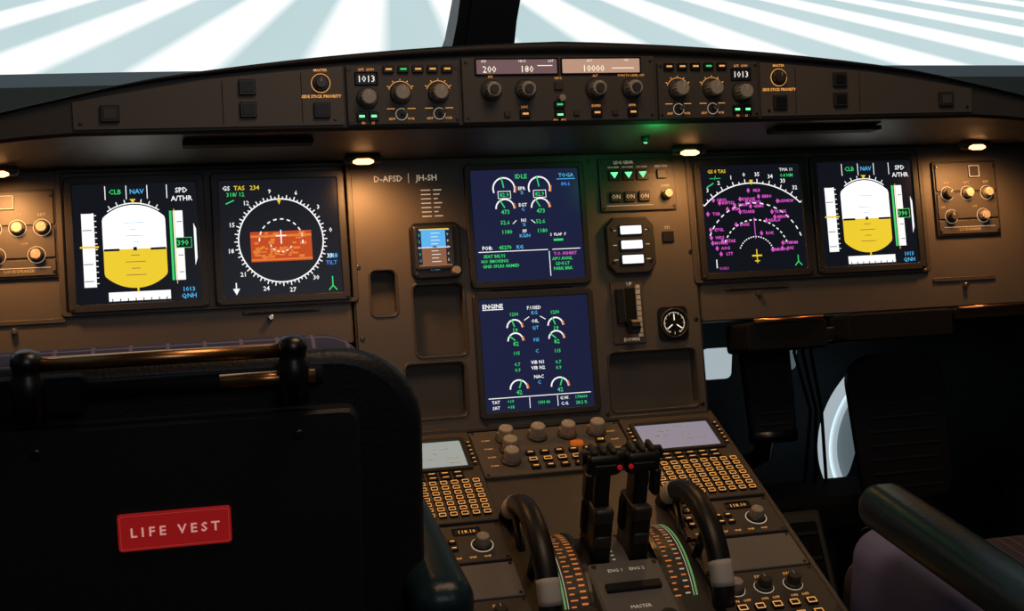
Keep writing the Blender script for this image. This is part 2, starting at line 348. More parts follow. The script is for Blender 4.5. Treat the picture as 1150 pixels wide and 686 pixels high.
def sd(b):
    b.txt('ENGINE',-.76,.88,.075,W1,'e_w',.03);b.line(-.95,.82,-.57,.82,.016,W1,'e_w')
    b.txt('F.USED',.0,.82,.06,W1,'e_w',.02)
    for x in (-.38,.38):
        b.txt('1230',x,.72,.06,W1,'e_g',.02);gauge(b,x,.48,.14,0,180,110,'19');gauge(b,x,.24,.14,0,180,140,'82')
        b.txt('115',x,.02,.06,W1,'e_g',.02);b.txt('0.7',x*1.0,-.18,.06,W1,'e_g',.02);b.txt('0.9',x,-.28,.06,W1,'e_g',.02)
        gauge(b,x,-.62,.16,0,180,70,'42')
    for t,y,k in (('KG',.73,'e_c'),('OIL',.58,'e_w'),('QT',.46,'e_c'),('PSI',.24,'e_c'),('C',.04,'e_c'),('VIB N1',-.16,'e_w'),('VIB N2',-.26,'e_w'),('NAC',-.42,'e_w'),('C',-.52,'e_c')): b.txt(t,0,y,.06,W1,k,.02)
    b.line(-.1,.66,-.2,.6,.014,W1,'e_w');b.line(.1,.66,.2,.6,.014,W1,'e_w')
    b.line(-.95,-.76,.95,-.76,.014,W1,'e_w');b.line(-.2,-.78,-.2,-.97,.012,W1,'e_w');b.line(.32,-.78,.32,-.97,.012,W1,'e_w')
    for t,x,y,k in (('TAT',-.82,-.83,'e_w'),('+19',-.55,-.83,'e_g'),('SAT',-.82,-.93,'e_w'),('+18',-.55,-.93,'e_g'),('10H 46',.06,-.88,'e_g'),('G.W.',.45,-.83,'e_w'),('174600',.76,-.83,'e_g'),('C.G.',.45,-.93,'e_w'),('28.2 %',.76,-.93,'e_g')): b.txt(t,x,y,.055,W1,k,.02)
DU('primary_flight_display',-.540,-.0035,lambda b:pfd(b,0),'e_bk')
DU('primary_flight_display',.540,-.0035,lambda b:pfd(b,1),'e_bk')
DU('navigation_display',-.3504,-.0035,ndl,'e_bk')
DU('navigation_display',.3504,-.0035,ndr,'e_bk')
DU('engine_warning_display',0,0,ewd,'e_nv',.178)
DU('system_status_display',0,-.185,sd,'e_nv',.178)
# ------------------------------------------------------------ centre panel instruments
b=B('standby_attitude_indicator',MP@Tr(-.137,-.032,.0003))
b.rb(0,0,.072,.079,0,.010,'black',.010,.002,5)
b.bez(-.003,.004,.056,.062,.046,.053,.010,.013,'bezel',.004,.002)
b.q(-.023,-.0125+.004,.020,.030,.0105,'e_sky');b.q(-.026,-.0225,.020,.0038,.0107,'e_br')
b.q(-.026,.0035,.020,.0045,.011,'e_w')
for i in range(-4,5): b.line(-.007,.004+i*.005,.003 if i%2 else .006,.004+i*.005,.0007,.0112,'e_w')
for x in (-.0235,.017): b.q(x-.003,-.02,x+.003,.028,.0109,'e_nv')
for i in range(5): b.txt(str(3-i),-.0235,.022-i*.009,.004,.0112,'e_g');b.txt(str(9-i),.017,.022-i*.009,.004,.0112,'e_y')
b.q(-.0235,.029,.02,.0305,.0111,'e_y');b.poly([(-.006,.004),(.002,.004),(-.002,.0065)],.0113,'e_bk')
b.txt('29.92IN',-.003,-.0265,.0028,.0104,'e_c')
b.knob(.026,-.030,.0058,.012,.010)
for x,y in ((-.029,.033),(.029,.033),(-.029,-.033)): b.screw(x,y,.010,.0025)
b.done()
b=B('landing_gear_indicator_panel',MP@Tr(.171,.053,.0003))
b.rb(0,0,.118,.078,0,.004,'panel2',.003,.001)
b.txt('LDG GEAR',-.02,.033,.0045,.0044,'leg')
for i,x in enumerate((-.036,-.014,.008)):
    b.rb(x,.014,.018,.016,.004,.007,'black',.001,.0006)
    b.poly([(x-.006,.018),(x+.006,.018),(x,.009)],.0074,'e_G');b.txt('LDG GEAR',x,.026,.0025,.0044,'leg')
for x in (-.036,-.014,.008): b.btn(x,-.018,.017,.015,.004,.004,'black','ON','leg')
b.txt('BRK FAN',.038,.026,.0035,.0044,'leg');b.btn(.038,.014,.015,.013,.004,.004)
b.knob(.043,-.016,.0065,.013,.004);b.txt('A/SKID',.043,-.003,.003,.0044,'leg');b.line(-.05,-.031,.022,-.031,.0007,.0044,'leg')
for x in (-.054,.054):
    for y in (-.034,.034): b.screw(x,y,.004,.0022)
b.done()
b=B('autobrake_switch_panel',MP@Tr(.152,-.037,.0003))
o=[(x*1.0,y) for x,y in ((-.037,-.028),(-.026,-.041),(.026,-.041),(.037,-.028),(.037,.028),(.026,.041),(-.026,.041),(-.037,.028))]
b.loops([[(x*s,y*s,w) for x,y in o] for s,w in ((1,0),(1,.008),(.96,.010))],'bezel',cap0=True)
for i,t in enumerate(('LO','MED','MAX')):
    y=.022-i*.0215;b.rb(0,y,.036,.016,.010,.012,'black',.001,.0006);b.rb(0,y,.032,.012,.012,.0135,'e_sw',.001,.0004)
    b.line(-.028,y,-.022,y,.001,.0104,'leg');b.line(.022,y,.028,y,.001,.0104,'leg')
for x in (-.028,.028):
    for y in (-.024,.024): b.screw(x,y,.010,.0028)
b.done()
b=B('landing_gear_lever',MP@Tr(.142,-.133,.0003))
b.rb(0,0,.05,.094,0,.003,'panel2',.003,.001);b.q(-.004,-.032,.012,.034,.0033,'matte')
b.rb(.016,0,.007,.076,.003,.005,'white',.001,.0005)
for i in range(9): b.line(.013,-.032+i*.008,.019,-.032+i*.008,.001,.0053,'black')
b.txt('UP',.004,.040,.005,.0034,'leg');b.txt('DOWN',.002,-.041,.005,.0034,'leg')
b.tube([(-.004,-.014,.002),(-.004,-.020,.02),(-.004,-.024,.034)],.0035,'dmetal')
b.T=Tr(-.004,-.024,.036)@Matrix.Rotation(pi/2,4,'Y');b.lat(0,0,[(.007,-.007),(.0105,-.006),(.0105,.006),(.007,.007)],'black',24,.05);b.T=Matrix()
b.rb(-.013,.008,.012,.05,.003,.010,'black',.002,.001)
b.done()
b=B('brake_pressure_gauge',MP@Tr(.210,-.154,.0003))
b.rb(0,0,.046,.050,0,.004,'black',.008,.001,4);b.lat(0,0,[(.022,.004),(.022,.009),(.0195,.010),(.0195,.006)],'bezel',32,cap1=True)
b.lat(0,0,[(.0192,.006),(.0192,.0065)],'matte',32)
for a0,a1 in ((130,240),(-60,50),(60,120)): b.arc(0,0,.0155,.0014,a0,a1,.0069,'leg',12)
for a in range(0,360,30): b.line(.013*math.cos(D(a)),.013*math.sin(D(a)),.0165*math.cos(D(a)),.0165*math.sin(D(a)),.001,.0069,'leg')
b.line(0,0,-.011,-.008,.0015,.0074,'e_lw');b.line(0,0,.011,-.008,.0015,.0074,'e_lw');b.line(0,0,0,.013,.0015,.0074,'e_lw');b.lat(0,0,[(.004,.0065),(.004,.008)],'black',12)
b.done()
def lightpanel(u,w,mir):
    b=B('lighting_control_panel',MP@Tr(u,.014,-.0027))
    b.rb(0,0,w,.118,0,.004,'bezel',.003,.001);b.rb(0,.034,w-.006,.045,.004,.006,'panel2',.002,.001);b.rb(0,-.012,w-.006,.040,.004,.006,'panel2',.002,.001);b.rb(0,-.045,w-.006,.022,.004,.006,'panel2',.002,.001)
    h=w/2
    b.rb(-mir*h*.25,.042,.018,.018,.006,.009,'bezel',.001,.0006);b.bez(-mir*h*.25,.042,.018,.018,.0162,.0162,.009,.0095,'leg',.001,.001,.0001)
    xs=(-h*.62,0,h*.62)
    for i,x in enumerate(xs):
        b.lat(x,.008,[(.0112,.006),(.0112,.0064)],'leg',24);b.lat(x,.008,[(.0105,.006),(.0105,.0068)],'black',24);b.knob(x,.008,.0070,.010,.0068,'knob' if i!=0 else 'knobd',60)
        b.txt('BRT',x,.025,.004,.0064,'e_a')
    for i,x in enumerate((-h*.55,h*.45)):
        b.lat(x,-.028,[(.0112,.006),(.0112,.0064)],'leg',24);b.lat(x,-.028,[(.0105,.006),(.0105,.0068)],'black',24);b.knob(x,-.028,.0070,.010,.0068,'knobd' if i==0 else 'knob',120);b.txt('OFF',x-.014,-.013,.0035,.0064,'e_a')
    b.line(-h*.8,-.045,h*.8,-.045,.0008,.0064,'leg');b.txt('LOUDSPEAKER',0,-.049,.004,.0064,'e_a')
    for x in (-h+.006,h-.006):
        for y in (.05,-.051): b.screw(x,y,.006,.0022)
    b.done()
lightpanel(-.690,.098,1);lightpanel(.715,.112,-1)
# ------------------------------------------------------------ glareshield
def vt(u): return max(.088-.12*u*u-max(0,abs(u)-.52)*.07,.016)
b=B('glareshield',MG)
st=[-.95+i*.05 for i in range(39)]
secs=[]
for u in st:
    t=vt(u);sag=-max(0,abs(u)-.62)*.10;q=max(.2,1-abs(u)/.75);dn=-max(0,abs(u)-.45)*.12
    secs.append([(u,-.027,-.205),(u,-.010+sag,-.05),(u,-.004+sag,-.006),(u,sag,0),(u,t,0),(u,t+.003*q,.007),(u,t+.009*q,.010),(u,t+.015*q,.006),(u,t+.017*q,-.01),(u,t+.008*q+dn,-.15),(u,t-.02+dn,-.36),(u,-.09,-.36),(u,-.04,-.215)])
km=['dashface','dashface','dash','dashface','dash','dash','dash','dash','dash','dash','dash','dash','dash']
I=[b.v(s) for s in secs];n=13
for a,c in zip(I,I[1:]):
    for j in range(n): b.f((a+j,a+(j+1)%n,c+(j+1)%n,c+j),km[j],4<=j<=8)
b.f([I[0]+j for j in range(n)],'dash');b.f([I[-1]+j for j in range(n)],'dash')
for sx in (-1,1):
    x0,x1=.279,.598
    P=[(sx*x0,.003),(sx*x1,.003),(sx*x1,vt(x1)-.004),(sx*.44,vt(.44)-.004),(sx*x0,vt(x0)-.004)]
    if sx<0:P=P[::-1]
    b.loops([[(x,y,w) for x,y in P] for w in (0,.003)],'panel',cap0=True)
    for xa in (.33,.425): b.line(sx*xa,.006,sx*xa,vt(xa)-.008,.0008,.0034,'matte')
    b.rb(sx*.395,.050,.020,.019,.003,.008,'bezel',.001,.001);b.rb(sx*.395,.023,.020,.019,.003,.008,'bezel',.001,.001)
    b.rb(sx*.395,.050,.014,.012,.008,.009,'black',.001,.0003);b.rb(sx*.395,.023,.014,.012,.008,.009,'black',.001,.0003)
    b.rb(sx*.556,.021,.022,.020,.003,.008,'bezel',.001,.001);b.rb(sx*.556,.021,.014,.012,.008,.009,'recess',.001,.0003)
    b.lat(sx*.306,.054,[(.0118,.003),(.0118,.0035)],'e_a',28);b.lat(sx*.306,.054,[(.0110,.003),(.0110,.0038)],'black',28);b.knob(sx*.306,.054,.0070,.010,.004,'knobd')
    b.txt('MASTER',sx*.306,.070,.0032,.0034,'e_a',.02);b.txt('SIDE STICK PRIORITY',sx*.306,.038,.0036,.0034,'e_a',.04)
    b.rb(sx*.306,.021,.020,.019,.003,.008,'bezel',.001,.001);b.rb(sx*.306,.021,.015,.013,.008,.009,'black',.001,.0003)
    for x in (.29,.59): b.screw(sx*x,.010,.003,.0022)
for sx in (-1,1):
    b.T=Matrix.Rotation(D(-3),4,'X');b.rb(sx*.395,-.011,.16,.006,-.06,-.028,'matte',.001,.001);b.T=Matrix()
b.done()
def fcu():
    b=B('autopilot_control_unit',MG@Tr(0,.0425,.0003))
    b.rb(0,0,.258,.082,0,.005,'panel2',.002,.001);w=.005
    for x0,x1,k in ((-.112,-.002,'e_lcd'),(.001,.110,'e_lcd2')):
        c=(x0+x1)/2;b.bez(c,.029,x1-x0,.022,x1-x0-.004,.018,w,w+.003,'black',.002,.001);b.q(x0+.002,.020,x1-.002,.038,w+.0006,k)
    for t,x,k in (('200',-.093,'e_lw'),('180',-.044,'e_lw'),('10000',.045,'e_lw')): b.txt(t,x,.026,.0085,w+.001,k,.0)
    for t,x in (('SPD',-.1,),('HDG',-.05),('LAT',-.012),('ALT',.04),('V/S',.09)): b.txt(t,x,.036,.003,w+.001,'e_lw')
    b.line(-.03,.030,-.01,.030,.001,w+.001,'e_lw');b.line(.07,.026,.1,.026,.001,w+.001,'e_lw')
    for x in (-.092,-.047,.047,.096):
        b.lat(x,-.001,[(.0150,w),(.0150,w+.0006)],'bezel',28);b.knob(x,-.001,.0098,.020,w,'knob')
        b.lat(x,-.001,[(.006,w+.02),(.0055,w+.023)],'knobd',20)
    b.btn(-.003,.004,.011,.010,w,.004,'knobd');b.txt('HDG',-.003,.014,.003,w+.0004,'e_a')
    b.knob(0,-.012,.0045,.009,w)
    for x in (-.049,.047,.096): b.btn(x,-.031,.014,.010,w,.004,'black','bar','e_a')
    b.btn(-.003,-.020,.014,.010,w,.004,'black','bar','e_g');b.btn(-.003,-.033,.014,.010,w,.004,'black','bar','e_G')
    for x in (-.072,.020,.072): b.btn(x,-.031,.008,.007,w,.003,'knobd')
    for x,t in ((-.092,'SPD'),(.096,'PUSH TO LEVEL OFF'),(.047,'ALT')): b.txt(t,x,.0165,.0028,w+.0004,'e_a')
    b.txt('LOC',-.049,-.022,.003,w+.0004,'e_a');b.txt('EXPED',.047,-.022,.003,w+.0004,'e_a');b.txt('APPR',.096,-.022,.003,w+.0004,'e_a');b.txt('AP1   AP2',-.003,-.039,.0028,w+.0004,'e_a')
    for x in (-.123,.123):
        for y in (-.035,.035): b.screw(x,y,w,.002)
    b.done()
fcu()
def efis(sx):
    b=B('efis_control_panel',MG@Tr(sx*.204,.0385,.0003));w=.005
    b.rb(0,0,.142,.074,0,.005,'panel2',.002,.001)
    dx=sx*.046
    b.bez(dx,.020,.029,.017,.025,.013,w,w+.002,'black',.001,.001);b.q(dx-.0125,.0135,dx+.0125,.0265,w+.0005,'e_bk');b.txt('1013',dx,.020,.0080,w+.0009,'e_lw',.0)
    b.txt('QFE  QNH',dx,.0315,.003,w+.0004,'e_a')
    b.lat(dx,-.004,[(.0145,w),(.0145,w+.0006)],'bezel',28);b.knob(dx,-.004,.0098,.020,w)
    for e in (-.008,.007): b.btn(dx+e,-.0265,.012,.012,w,.004,'black','bar','e_G')
    b.txt('FD       LS',dx,-.0345,.0028,w+.0004,'e_a')
    for i in range(5):
        x=-sx*.056+sx*i*.0185;b.btn(x,.031,.014,.009,w,.004,'black','bar','e_g' if i in (3,) else 'e_a');
    for x in (sx*-.044,sx*.004):
        b.arc(x,.001,.0155,.0007,20,160,w+.0004,'e_a',10);b.knob(x,.001,.0098,.020,w,'knob',70)
        for a in (30,60,90,120,150): b.line(x+.0165*math.cos(D(a)),.001+.0165*math.sin(D(a)),x+.019*math.cos(D(a)),.001+.0165*math.sin(D(a))+.0015,.001,w+.0004,'e_a')
        b.lat(x,-.0245,[(.0055,w),(.0055,w+.001)],'bezel',16);b.tube([(x,-.0245,w),(x+.004,-.0225,w+.012)],.0022,'metal',8,[.0018,.003]);b.arc(x,-.0245,.0072,.0008,0,360,w+.0012,'leg',16)
        b.txt('ADF',x-.012,-.030,.003,w+.0004,'e_a');b.txt('VOR',x+.012,-.030,.003,w+.0004,'e_a');b.line(x-.018,-.0175,x-.008,-.0175,.0008,w+.0004,'e_a');b.line(x+.018,-.0175,x+.008,-.0175,.0008,w+.0004,'e_a')
    for x in (-.067,.067):
        for y in (-.032,.032): b.screw(x,y,w,.002)
    b.done()
efis(-1);efis(1)
def lampf(u,e=1):
    z=.9535 if abs(u)<.5 else .950
    b=B('flood_lamp',Matrix.Translation((u,-.024,z)))
    b.tube([(-.026,0,0),(-.022,0,0),(.022,0,0),(.026,0,0)],.007,'bezel',14,[.004,.007,.007,.004])
    b.tube([(-.014,-.005,-.003),(-.008,-.006,-.003),(.008,-.006,-.003),(.014,-.005,-.003)],.0045,'lamp',12,[.002,.0042,.0042,.002])
    b.done()
    L=bpy.data.lights.new('flood','SPOT');L.energy=1.55*e;L.color=(1,.45,.15);L.shadow_soft_size=.02;L.spot_size=D(150);L.spot_blend=.8
    o=bpy.data.objects.new('flood_light',L);o.location=(u,-.06,z-.010);o.rotation_euler=(D(8),0,0);bpy.context.collection.objects.link(o)
for u,e in ((-.238,1),(.235,.7),(-.705,1.2),(.705,1.0)): lampf(u,e)
b=B('added_green_lamp',Matrix.Translation((.145,-.09,.981)))  # added with its point light to make the green reflection on the underside
b.lat(0,0,[(.006,.0),(.006,-.006),(.004,-.008)],'bezel',16);b.lat(0,0,[(.003,-.008),(.002,-.010)],'e_G',16);b.done()
L=bpy.data.lights.new('green','POINT');L.energy=.06;L.color=(.03,1,.2);L.shadow_soft_size=.02
o=bpy.data.objects.new('green_reflection_light',L);o.location=(.145,-.14,.968);bpy.context.collection.objects.link(o)
# ------------------------------------------------------------ pedestal
s16,c16=math.sin(D(16)),math.cos(D(16))
b=B('center_pedestal')
prof=[(-.072,.566),(-.082,.571),(-.082-.80*c16,.571-.80*s16),(-.082-.80*c16-.01,.54-.80*s16),(-.86,.0),(-.072,.0)]
L=[[(x,y,z) for y,z in prof] for x in (-.256,.256)]
b.loops(L,'panel2',cap0=True)
b.tube([(.256,-.082,.573),(.256,-.082-.8*c16,.573-.8*s16)],.004,'panel',8);b.tube([(-.256,-.082,.573),(-.256,-.082-.8*c16,.573-.8*s16)],.004,'panel',8)
b.tube([(.262,-.09,.545),(.262,-.09-.78*c16,.545-.78*s16)],.007,'matte',8)
ped=b.done()
def plate(name,u,s,w,h,k='panel',t=.006):
    b=B(name,MD@Tr(u,-s,.0003));b.rb(0,0,w,h,0,t,k,.002,.001)
    for sx in (-1,1):
        for sy in (-1,1): b.screw(sx*(w/2-.005),sy*(h/2-.004),t,.0022)
    return b
def cdu(u,scr):
    b=B('flight_management_keyboard_unit',MD@Tr(u,-.108,.0003))
    b.rb(0,0,.142,.200,0,.008,'panel2',.003,.001);w=.008
    b.bez(0,.047,.122,.074,.110,.062,w,w+.004,'bezel',.003,.002);b.q(-.055,.016,.055,.078,w+.001,scr)
    for i in range(5):
        x=-.05
        while x<.035:
            l=random.uniform(.004,.018)
            if random.random()<.5: b.q(x,.07-i*.011,x+l,.0713-i*.011,w+.0014,'white')
            x+=l+.004
    for sx in (-1,1):
        for i in range(6): b.btn(sx*.0655,.070-i*.0095,.006,.006,w,.003,'knobd','bar','e_a')
    for r in range(2):
        for c in range(6): b.btn(-.05+c*.0175,.003-r*.0095,.0145,.007,w,.003,'black','bar','e_a')
    for r in range(7):
        for c in range(9):
            b.btn(-.058+c*.0145,-.0185-r*.0112,.0105,.0088,w,.003,'black','box' ,'e_a')
    b.done()
cdu(-.182,'e_cdu');cdu(.182,'e_cdu2')
b=plate('ecam_switching_panel',0,.0625,.218,.108);w=.006
for x in (-.062,-.016,.028,.071): b.knob(x,.030,.0105,.020,w,'knob',110);b.txt('NORM',x,.048,.0032,w+.0004,'e_a')
for x,y in ((-.062,.004),(-.066,-.022)): b.knob(x,y,.0105,.020,w)
for i in range(5): b.btn(-.036+i*.0205,-.009,.013,.0085,w,.004,'black','bar','e_a')
for i in range(6): b.btn(-.036+i*.0205,-.026,.013,.0085,w,.004,'black','box','e_a')
for i in range(5): b.btn(-.036+i*.0205,-.041,.013,.0085,w,.004,'black','bar','e_a')
b.rb(.035,.006,.018,.011,w,w+.004,'redb',.004,.001);b.btn(.070,.008,.014,.009,w,.004,'black','CLR','e_A')
for x in (-.09,.092):
    for y in (.03,.01,-.01,-.03): b.txt('ECAM',x,y,.003,w+.0004,'e_a')
b.done()
def rmp(u):
    b=plate('radio_management_panel',u,.248,.138,.072,'panel2');w=.006
    for x in (-.036,.024): b.bez(x,.022,.036,.014,.031,.010,w,w+.002,'black',.001,.001);b.q(x-.0155,.017,x+.0155,.027,w+.0005,'black');b.txt('118.10',x,.022,.006,w+.0008,'e_a',.0)
    for r in range(2):
        for c in range(5): b.btn(-.052+c*.0135,.003-r*.013,.010,.008,w,.003,'black','bar','e_a')
    b.lat(.038,-.006,[(.014,w),(.014,w+.0006)],'leg',28);b.lat(.038,-.006,[(.0128,w),(.0128,w+.001)],'black',28);b.knob(.038,-.006,.0085,.014,w+.001)
    for i in range(6): b.txt('VHF',-.05+i*.018,-.028,.0035,w+.0004,'e_a')
    b.done()
rmp(-.182);rmp(.182)
for u in (-.182,.182):
    b=plate('blank_pedestal_panel',u,.319,.138,.062,'grey',.005);b.done()
def lowp(u):
    b=plate('transponder_control_panel',u,.42,.138,.13,'panel2');w=.006
    for x,k in ((-.045,'knob'),(-.008,'knobd'),(.03,'knobd')):
        b.lat(x,.035,[(.0122,w),(.0122,w+.0006)],'leg',24);b.lat(x,.035,[(.0114,w),(.0114,w+.001)],'black',24);b.knob(x,.035,.008,.014,w+.001,k)
        b.txt('SYS',x,.054,.0045,w+.0004,'e_a');b.txt('ON   OFF',x,.015,.004,w+.0004,'e_a')
    for r in range(3):
        for c in range(5): b.btn(-.05+c*.022,-.0-r*.02,.013,.011,w,.004,'black','box','e_a')
    b.done()
lowp(-.182);lowp(.182)
# thrust quadrant
b=B('thrust_lever_quadrant')
cy0,cz0,R=-.355,.400,.112
def strip(x0,x1,r,k,a0,a1,n=24):
    for i in range(n):
        A,C=D(a0+(a1-a0)*i/n),D(a0+(a1-a0)*(i+1)/n)
        i0=b.v([(x0,cy0-r*math.cos(A),cz0+r*math.sin(A)),(x1,cy0-r*math.cos(A),cz0+r*math.sin(A)),(x1,cy0-r*math.cos(C),cz0+r*math.sin(C)),(x0,cy0-r*math.cos(C),cz0+r*math.sin(C))]);b.f((i0,i0+1,i0+2,i0+3),k,True)
def drum(x0,x1,r,k):
    L=[];n=56
    for x in (x0,x1): L.append([(x,cy0-r*math.cos(2*pi*j/n),cz0+r*math.sin(2*pi*j/n)) for j in range(n)])
    b.loops(L,k,cap0=True,cap1=True)
drum(-.074,-.040,R,'panel2');drum(-.040,-.034,R+.002,'dmetal');drum(-.034,.054,R-.006,'black');drum(.054,.060,R+.002,'dmetal');drum(.060,.094,R,'panel2')
drum(-.002,.022,R-.005,'grey')
strip(-.073,-.0705,R+.0006,'gf',20,130);strip(.0905,.093,R+.0006,'gf',20,130)
strip(-.0685,-.0675,R+.0006,'leg',20,130);strip(.0875,.0885,R+.0006,'leg',20,130)
for i in range(26):
    a=25+i*3.9
    strip(-.064,-.058 if i%2 else -.055,R+.0006,'e_hot',a,a+.9,1);strip(-.051,-.0435,R+.0008,'e_hot',a+1,a+2.2,1)
    strip(.064,.069 if i%3 else .072,R+.0006,'e_hot',a,a+.9,1);strip(.078,.084,R+.0006,'leg' if i%2 else 'e_hot',a+1,a+1.9,1)
    strip(.002,.006,R-.0044,'leg',a,a+.8,1)
b.T=frame((.010,-.405,.500),68);b.rb(0,-.065,.090,.13,-.04,.004,'grey',.006,.003);b.rb(0,-.045,.068,.012,.004,.009,'black',.002,.001)
b.txt('ENG 1    ENG 2',0,-.016,.0048,.0044,'leg');b.txt('MASTER',0,-.075,.005,.0044,'leg')
for x in (-.028,.028): b.lat(x,-.095,[(.010,.004),(.010,.008)],'dmetal',20)
for sx in (-1,1):
    for y in (-.008,-.115): b.screw(sx*.038,y,.004,.003)
b.T=Matrix()
for x in (-.014,.034):
    b.T=Matrix.Translation((x,cy0,cz0))@Matrix.Rotation(D(10),4,'X')
    b.soft((0,.0,.135),(.024,.056,.08),.006,'black',3)
    b.soft((0,0,.178),(.018,.034,.10),.006,'black',3)
    b.soft((0,.010,.150),(.032,.020,.045),.006,'matte',3)
    b.soft((.0 ,.0,.230),(.044,.034,.028),.008,'black',4)
    b.soft((.018*(-1 if x<0 else 1),-.010,.204),(.010,.018,.036),.004,'black',3)
    b.soft((.0,-.022,.168),(.024,.014,.020),.005,'bezel',3);b.soft((.0,-.024,.135),(.020,.012,.016),.004,'bezel',3)
    for k in (-1,0,1): b.soft((k*.012,0,.246),(.007,.024,.006),.003,'bezel',2)
    b.T=b.T@Matrix.Translation((0,-.0172,.230))@frame((0,0,0),0)
    b.rb(0,0,.028,.008,0,.002,'dmetal',.002,.001);b.lat(.017 if x<0 else -.017,0,[(.0028,0),(.0028,.003)],'red',14)
    b.T=Matrix()
p=Matrix.Rotation(D(10),4,'X')@Vector((0,0,.236))
b.tube([(-.040,cy0+p.y,cz0+p.z),(.060,cy0+p.y,cz0+p.z)],.0085,'black',14)
b.done()
def wheel(x):
    b=B('pitch_trim_wheel',Matrix.Translation((x,-.36,.45)))
    Rm,n=.110,48
    def ring(a0,a1,r,k,hx,seg):
        L=[]
        for i in range(seg+1):
            a=D(a0+(a1-a0)*i/seg);c=Vector((0,-Rm*math.cos(a),Rm*math.sin(a)));e=c.normalized()
            L.append([tuple(c+e*(r*py)+Vector((hx*px,0,0))) for px,py in [(math.cos(t)*(abs(math.cos(t))**-.3 if abs(math.cos(t))>.01 else 1),math.sin(t)) for t in [2*pi*q/16 for q in range(16)]]])
        b.loops(L,k,cap0=True,sm=True)
    ring(0,360,.0125,'black',.0135,n)
    for a in (18,116,202,292): ring(a,a+15,.0130,'white',.0140,5)
    b.tube([(-.006,0,0),(.006,0,0)],.03,'dmetal',24)
    for a in range(0,360,60): b.tube([(0,0,0),(0,-.1*math.cos(D(a)),.1*math.sin(D(a)))],.006,'dmetal',8)
    b.done()
wheel(-.096);wheel(.116)
# ------------------------------------------------------------ seats
def seat(x,yb,lab,fab):
    b=B('pilot_seat',Matrix.Translation((x,yb,0)))
    b.T=frame((0,0,.59),0)
    L=lambda s,w:[(px,py,w) for px,py in rr(0,-.012,.460-2*s,.530-2*s,.080-s*.5,10)]
    b.loops([L(.022,-.040),L(.004,-.030),L(0,-.012),L(.004,-.005),L(.012,0)],'leather',cap0=True,sm=True)
    P=lambda s,w:[(px,py,w) for px,py in rr(0,-.045,.335-2*s,.496-2*s,.012,4)]
    b.loops([P(0,0),P(0,.016),P(.003,.019)],'seatback',cap0=True)
    for u in (-.112,.112): b.screw(u,.182,.019,.005)
    b.T=Matrix()
    b.soft((-.012,.072,.573),(.40,.09,.535),.045,fab,6)
    for sx in (-1,1): b.soft((sx*.185,.12,.54),(.06,.10,.44),.03,fab,5)
    z=.852
    b.tube([(-.105,-.022,z),(.10,-.022,z)],.0065,'copper',14)
    for u in (-.113,.109):
        b.T=Matrix.Translation((u,-.022,.824));b.lat(0,0,[(.014,-.02),(.0145,.015),(.012,.02),(.012,.026),(.0135,.030),(.0115,.038),(.006,.041)],'dmetal',24);b.T=Matrix()
    b.soft((-.105,-.014,.822),(.075,.022,.035),.006,'matte',3)
    b.tube([(-.07,-.018,.826),(.135,-.018,.826)],.0085,'matte',14);b.tube([(.045,-.022,.827),(.128,-.022,.827)],.0065,'copper',14)
    b.soft((0,.36,.43),(.42,.46,.12),.045,fab,6)
    if lab:
        for sx in (-1,1): b.soft((sx*.205,.35,.42),(.055,.50,.14),.026,'leather',5)
    else:
        for sx in (-1,1): b.soft((sx*.175,.345,.455),(.085,.42,.16),.040,'purple',6)
    b.box(0,.34,.345,.40,.42,.06,'black',.01)
    b.box(0,.34,.20,.20,.24,.27,'dmetal',.01);b.box(0,.34,.035,.42,.50,.06,'matte',.01)
    for sx in (-1,1):
        b.soft((sx*.238,.195,.603),(.060,.51,.052),.024,'teal',6)
        b.soft((sx*.236,.02,.54),(.03,.06,.14),.012,'matte',3)
    if lab:
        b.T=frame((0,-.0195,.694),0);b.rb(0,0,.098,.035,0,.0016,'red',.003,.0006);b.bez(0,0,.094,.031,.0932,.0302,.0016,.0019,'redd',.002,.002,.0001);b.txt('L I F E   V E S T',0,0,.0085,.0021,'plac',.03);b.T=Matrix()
    return b.done()
seat(-.50,-.64,True,'plaid')
seat(.505,-.985,False,'pin')
# ------------------------------------------------------------ right-hand knee area
b=B('folding_tray_table',MP)
for x0,x1,y0,y1,w in ((.305,.432,-.162,-.205,.05),(.466,.640,-.158,-.200,.05),(.645,.77,-.158,-.178,.045)):
    b.rb((x0+x1)/2,(y0+y1)/2,x1-x0,y0-y1,-.03,w,'matte',.006,.003);
b.T=MP.inverted();
for x0,x1 in ((.315,.425),(.65,.765)):
    p=MP@Vector((x0,-.160,.052));q=MP@Vector((x1,-.160,.052));b.tube([tuple(p),tuple(q)],.003,'copper',8)  # thin copper rods stand in for the gold-lit highlight along the tray edges
b.T=Matrix()
b.rb(.44,-.185,.03,.02,-.02,.03,'dmetal',.003,.002)
b.done()
def pedal(x,w,z0,z1,y,hole):
    b=B('rudder_pedal',frame((x,y,(z0+z1)/2),20));h=z1-z0
    P=lambda s,ww:[(px*(1+.12*py/h),py,ww) for px,py in rr(0,0,w-2*s,h-2*s,min(.045,w*.35),8)]
    b.loops([P(.004,-.02),P(0,-.014),P(0,-.004),P(.004,0)],'black',cap0=True)
    for i in range(9): b.rb(0,-h*.36+i*h*.09,w*.72,.004,0,.003,'rubber',.0015,.001)
    if hole: b.lat(0,h*.30,[(.008,.003),(.008,.0045)],'ring',18)
    b.tube([(0,-h*.3,-.02),(0,-h*.6,-.06),(0,-h*.7,-.16)],.014,'dmetal',12)
    b.tube([(-w*.45,-h*.45,-.01),(w*.45,-h*.45,-.01)],.012,'dmetal',12)
    b.done()
pedal(.385,.080,.50,.69,-.01,True);pedal(.610,.165,.38,.625,-.03,False)
b=B('footrest')
